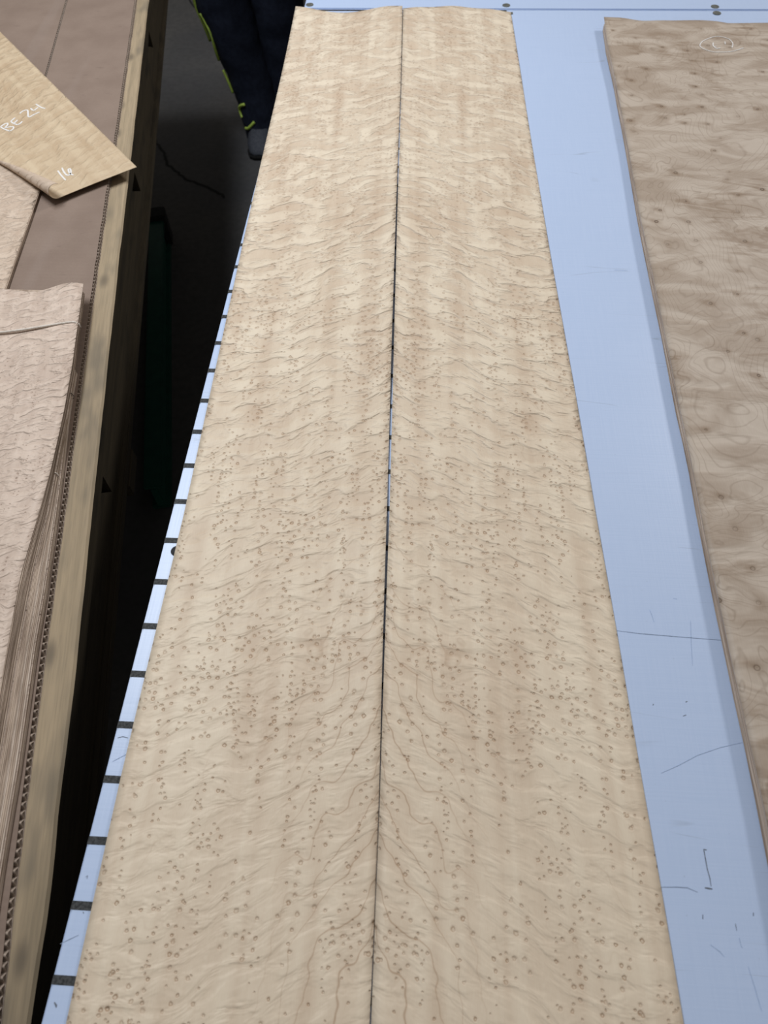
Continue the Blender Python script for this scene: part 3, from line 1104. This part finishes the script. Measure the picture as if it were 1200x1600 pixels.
L = (g1 - g0).length
gbox('web', 0, L, 0.010, 0.012, 0.088, MAT['green'])
gbox('flange', 0, L, 0.024, 0.088, 0.10, MAT['green'])
gbox('flange', 0, L, 0.024, 0.0, 0.012, MAT['green'])
gbox('end_cap', -0.055, -0.001, 0.030, 0.0, 0.115, MAT['rubber'])
tag(gb, 'dark green steel rail with black end cap on the floor below the crate', 'rail')

# ------------------------------------------------------------------ person standing beyond the table corner
person = empty('person', (-0.58, 2.78, 0))


def loft(name, rings, mat, parent, seg=28, wr=0.0, seed=0.0, cap=True):
    """rings: (center, rx, ry[, yaw]) ; wrinkles of size wr"""
    vs, fs = [], []
    for r, (c, rx, ry) in enumerate(rings):
        for k in range(seg):
            t = 2 * math.pi * k / seg
            m = 1 + wr * (noise.noise(Vector((math.cos(t) * 1.6, math.sin(t) * 1.6, c[2] * 14 + seed)))
                          + 0.6 * noise.noise(Vector((math.cos(t) * 3, math.sin(t) * 3, c[2] * 34 + math.cos(t) * 2 + seed + 5))))
            vs.append((c[0] + rx * m * math.cos(t), c[1] + ry * m * math.sin(t), c[2]))
    n = len(rings)
    for i in range(n - 1):
        for k in range(seg):
            fs.append([i * seg + k, i * seg + (k + 1) % seg, (i + 1) * seg + (k + 1) % seg, (i + 1) * seg + k])
    if cap:
        fs.append(list(range(seg))[::-1])
        fs.append(list(range((n - 1) * seg, n * seg)))
    o = link(name, mesh(name, vs, fs), mat, None, True)
    if parent:
        spart(o, parent)
    return o


def dense(keys, n):
    """resample (z, x, y, rx, ry) keys"""
    P = [Vector((k[1], k[2], k[0])) for k in keys]
    Q = [Vector((k[3], k[4], 0)) for k in keys]
    a, b = smooth_path(P, n), smooth_path(Q, n)
    return [(tuple(p), q.x, q.y) for p, q in zip(a, b)]


# body: one continuous figure grown over a skeleton
sk = {
    'pelvis': ((-0.53, 2.84, 0.95), .13), 'belly': ((-0.53, 2.84, 1.10), .125), 'chest': ((-0.53, 2.83, 1.30), .14),
    'neck': ((-0.53, 2.82, 1.47), .055), 'head': ((-0.53, 2.79, 1.60), .085), 'crown': ((-0.53, 2.80, 1.68), .07),
    'hipA': ((-0.63, 2.84, 0.90), .095), 'kneeA': ((-0.715, 2.79, 0.50), .062), 'ankA': ((-0.655, 2.80, 0.10), .042), 'toeA': ((-0.655, 2.73, 0.030), .018),
    'hipB': ((-0.50, 2.84, 0.90), .095), 'kneeB': ((-0.535, 2.83, 0.50), .062), 'ankB': ((-0.535, 2.87, 0.10), .042), 'toeB': ((-0.515, 2.75, 0.030), .018),
    'shA': ((-0.73, 2.83, 1.40), .062), 'elA': ((-0.80, 2.80, 1.13), .045), 'wrA': ((-0.74, 2.62, 1.00), .030), 'haA': ((-0.715, 2.55, 0.97), .028),
    'shB': ((-0.33, 2.83, 1.40), .062), 'elB': ((-0.25, 2.80, 1.13), .045), 'wrB': ((-0.29, 2.62, 1.00), .030), 'haB': ((-0.305, 2.55, 0.97), .028),
}
edges = [('pelvis', 'belly'), ('belly', 'chest'), ('chest', 'neck'), ('neck', 'head'), ('head', 'crown'),
         ('pelvis', 'hipA'), ('hipA', 'kneeA'), ('kneeA', 'ankA'), ('ankA', 'toeA'), ('pelvis', 'hipB'), ('hipB', 'kneeB'), ('kneeB', 'ankB'), ('ankB', 'toeB'),
         ('chest', 'shA'), ('shA', 'elA'), ('elA', 'wrA'), ('wrA', 'haA'), ('chest', 'shB'), ('shB', 'elB'), ('elB', 'wrB'), ('wrB', 'haB')]
for S, sg in (('A', 1), ('B', -1)):
    h = Vector(sk['ha' + S][0])
    for f, (ox, oy, ln) in enumerate([(-.026, -.02, .055), (-.009, -.026, .070), (.009, -.024, .064), (.025, -.016, .048)]):
        b = h + Vector((ox * 0.9, oy * 0.6, 0.002))
        m = h + Vector((ox, oy - ln * 0.55, -0.006))
        e = h + Vector((ox, oy - ln, -0.024))
        for q, (nm, pt, rd) in enumerate((('k', b, .0095), ('m', m, .0085), ('t', e, .0075))):
            sk['f%s%d%s' % (S, f, nm)] = (tuple(pt), rd)
        edges += [('ha' + S, 'f%s%dk' % (S, f)), ('f%s%dk' % (S, f), 'f%s%dm' % (S, f)), ('f%s%dm' % (S, f), 'f%s%dt' % (S, f))]
    sk['th%sa' % S] = (tuple(h + Vector((sg * 0.036, 0.005, -.004))), .0105)
    sk['th%sb' % S] = (tuple(h + Vector((sg * 0.05, -0.028, -.012))), .009)
    edges += [('ha' + S, 'th%sa' % S), ('th%sa' % S, 'th%sb' % S)]
names = list(sk)
me = bpy.data.meshes.new('body')
me.from_pydata([sk[n][0] for n in names], [(names.index(a), names.index(b)) for a, b in edges], [])
body = link('body', me, MAT['skin'])
md = body.modifiers.new('skin', 'SKIN')
md.use_smooth_shade = True
for i, n in enumerate(names):
    sv = me.skin_vertices[0].data[i]
    sv.radius = (sk[n][1], sk[n][1])
    sv.use_root = (n == 'pelvis')
body.modifiers.new('sub', 'SUBSURF').levels = 1
body.modifiers['sub'].render_levels = 1
dg = bpy.context.evaluated_depsgraph_get()
bme = bpy.data.meshes.new_from_object(body.evaluated_get(dg))
body.modifiers.clear()
body.data = bme
if not bme.materials:
    bme.materials.append(MAT['skin'])
for p_ in bme.polygons:
    p_.use_smooth = True
spart(body, person)
# clothing
keysA = [(0.022, -0.652, 2.785, .070, .095), (0.08, -0.655, 2.797, .078, .090), (0.14, -0.662, 2.80, .076, .086), (0.25, -0.684, 2.80, .080, .088),
         (0.38, -0.706, 2.795, .090, .095), (0.50, -0.722, 2.79, .098, .100), (0.65, -0.70, 2.80, .105, .108), (0.80, -0.66, 2.82, .112, .120), (0.93, -0.61, 2.84, .115, .135)]
keysB = [(0.045, -0.55, 2.865, .072, .085), (0.14, -0.55, 2.865, .076, .086), (0.30, -0.55, 2.85, .084, .09), (0.50, -0.55, 2.83, .095, .098),
         (0.70, -0.55, 2.835, .105, .11), (0.93, -0.540, 2.84, .115, .135)]
# trousers: two legs and a seat joined into one garment
parts = [loft('trousers', dense(keysA, 9), MAT['navy'], None, 36, 0.07, 1.0), loft('tmp', dense(keysB, 12), MAT['navy'], None, 36, 0.07, 4.0),
         loft('tmp2', dense([(0.84, -0.53, 2.84, .19, .125), (0.93, -0.53, 2.84, .205, .14), (1.04, -0.53, 2.84, .19, .14)], 5), MAT['navy'], None, 36, 0.02, 4.0)]
bm = bmesh.new()
for q in parts:
    bm.from_mesh(q.data)
tm = bpy.data.meshes.new('trousers')
bm.to_mesh(tm)
bm.free()
for q in parts:
    bpy.data.objects.remove(q, do_unlink=True)
tm.materials.append(MAT['navy'])
spart(link('trousers', tm, MAT['navy'], None, True), person)
jk = loft('jacket', dense([(0.98, -0.53, 2.84, .205, .15), (1.15, -0.53, 2.84, .20, .148), (1.32, -0.53, 2.83, .215, .155), (1.42, -0.53, 2.83, .19, .13), (1.49, -0.53, 2.825, .08, .075)], 8), MAT['navy'], person, 36, 0.03, 8.0)
for S in 'AB':
    a, b, c = (Vector(sk[k + S][0]) for k in ('sh', 'el', 'wr'))
    a = a.lerp(Vector((-0.53, 2.83, 1.37)), 0.45)
    pts = smooth_path([a, Vector(sk['sh' + S][0]) + Vector((0, 0, -0.01)), b, b.lerp(c, 0.85)], 8)
    tube('sleeve', pts, 0.072, MAT['navy'], None, 16)
    spart(bpy.context.scene.objects[[o.name for o in COL.objects if o.name.startswith('sleeve')][-1]], person)
# head details
hd = Vector((-0.53, 2.78, 1.615))
hr = loft('hair', dense([(1.60, -0.53, 2.825, .088, .075), (1.66, -0.53, 2.815, .096, .092), (1.71, -0.53, 2.81, .086, .088), (1.745, -0.53, 2.81, .05, .05), (1.755, -0.53, 2.81, .01, .01)], 5), MAT['hair'], person, 24, 0.05)
for sx in (-0.03, 0.03):
    tube('eye', [(-0.53 + sx - .008, 2.702, 1.625), (-0.53 + sx + .008, 2.702, 1.625)], 0.007, MAT['hair'], person).matrix_parent_inverse = Matrix.Translation(person.location).inverted()
tube('nose', [(-0.53, 2.706, 1.625), (-0.53, 2.685, 1.592)], 0.011, MAT['skin'], person, 8).matrix_parent_inverse = Matrix.Translation(person.location).inverted()
tube('mouth', [(-0.553, 2.713, 1.563), (-0.53, 2.707, 1.560), (-0.507, 2.713, 1.563)], 0.005, MAT['pink'], person).matrix_parent_inverse = Matrix.Translation(person.location).inverted()


def shoe(x, y, yaw):
    prof = [(-0.13, .030, .055), (-0.115, .037, .085), (-0.05, .040, .085), (0.0, .042, .098), (0.06, .046, .080), (0.11, .045, .060), (0.14, .034, .040), (0.152, .015, .028)]
    R = Matrix.Rotation(yaw, 3, 'Z')

    def build(name, zlo, zhi, mat, grow):
        vs, fs = [], []
        for d, w, h in prof:
            top_ = zhi if zhi else h
            ww = w + grow
            sec = [(-ww, zlo), (-ww, zlo + (top_ - zlo) * .55), (-ww * .6, top_ - .003), (0, top_), (ww * .6, top_ - .003), (ww, zlo + (top_ - zlo) * .55), (ww, zlo)]
            for a, z in sec:
                q = R @ Vector((a, -d, z))
                vs.append((x + q.x, y + q.y, z))
        n = len(sec)
        for i in range(len(prof) - 1):
            for k in range(n):
                fs.append([i * n + k, i * n + (k + 1) % n, (i + 1) * n + (k + 1) % n, (i + 1) * n + k])
        fs += [list(range(n))[::-1], list(range((len(prof) - 1) * n, len(prof) * n))]
        m_ = mesh(name, vs, fs)
        bm = bmesh.new(); bm.from_mesh(m_); bmesh.ops.recalc_face_normals(bm, faces=bm.faces[:]); bm.to_mesh(m_); bm.free()
        return link(name, m_, mat, None, True)
    up = build('shoe', 0.018, None, MAT['shoe'], 0.0)
    spart(up, person)
    so = build('sole', 0.0, 0.026, MAT['sole'], 0.004)
    so.parent = up
    return up


shoe(-0.655, 2.775, 0.03)
shoe(-0.53, 2.85, 0.12)


def leg_at(z, ang, off=0.004):
    R_ = dense(keysA, 9)
    r = min(R_, key=lambda q: abs(q[0][2] - z))
    c, rx, ry = r
    return Vector((c[0] + (rx + off) * math.cos(ang), c[1] + (ry + off) * math.sin(ang), z))


def piping(zs, w=0.0048):
    pts = [leg_at(z, a, 0.002) for z, a in zs]
    spart(tube('piping', smooth_path(pts, 5), w, MAT['hivis'], None, 8), person)


rad = math.radians
piping([(0.56, rad(205)), (0.48, rad(208)), (0.42, rad(212)), (0.36, rad(205))])
piping([(0.46, rad(222)), (0.40, rad(228)), (0.345, rad(222)), (0.30, rad(212))])
piping([(0.26, rad(205)), (0.22, rad(208)), (0.18, rad(206))])
piping([(0.16, rad(248)), (0.150, rad(232)), (0.13, rad(214)), (0.11, rad(214)), (0.10, rad(220))], 0.0055)
piping([(0.10, rad(262)), (0.085, rad(250)), (0.072, rad(238)), (0.066, rad(226))], 0.0055)
tag(person, 'person in navy work trousers with lime piping standing beyond the table', 'person')
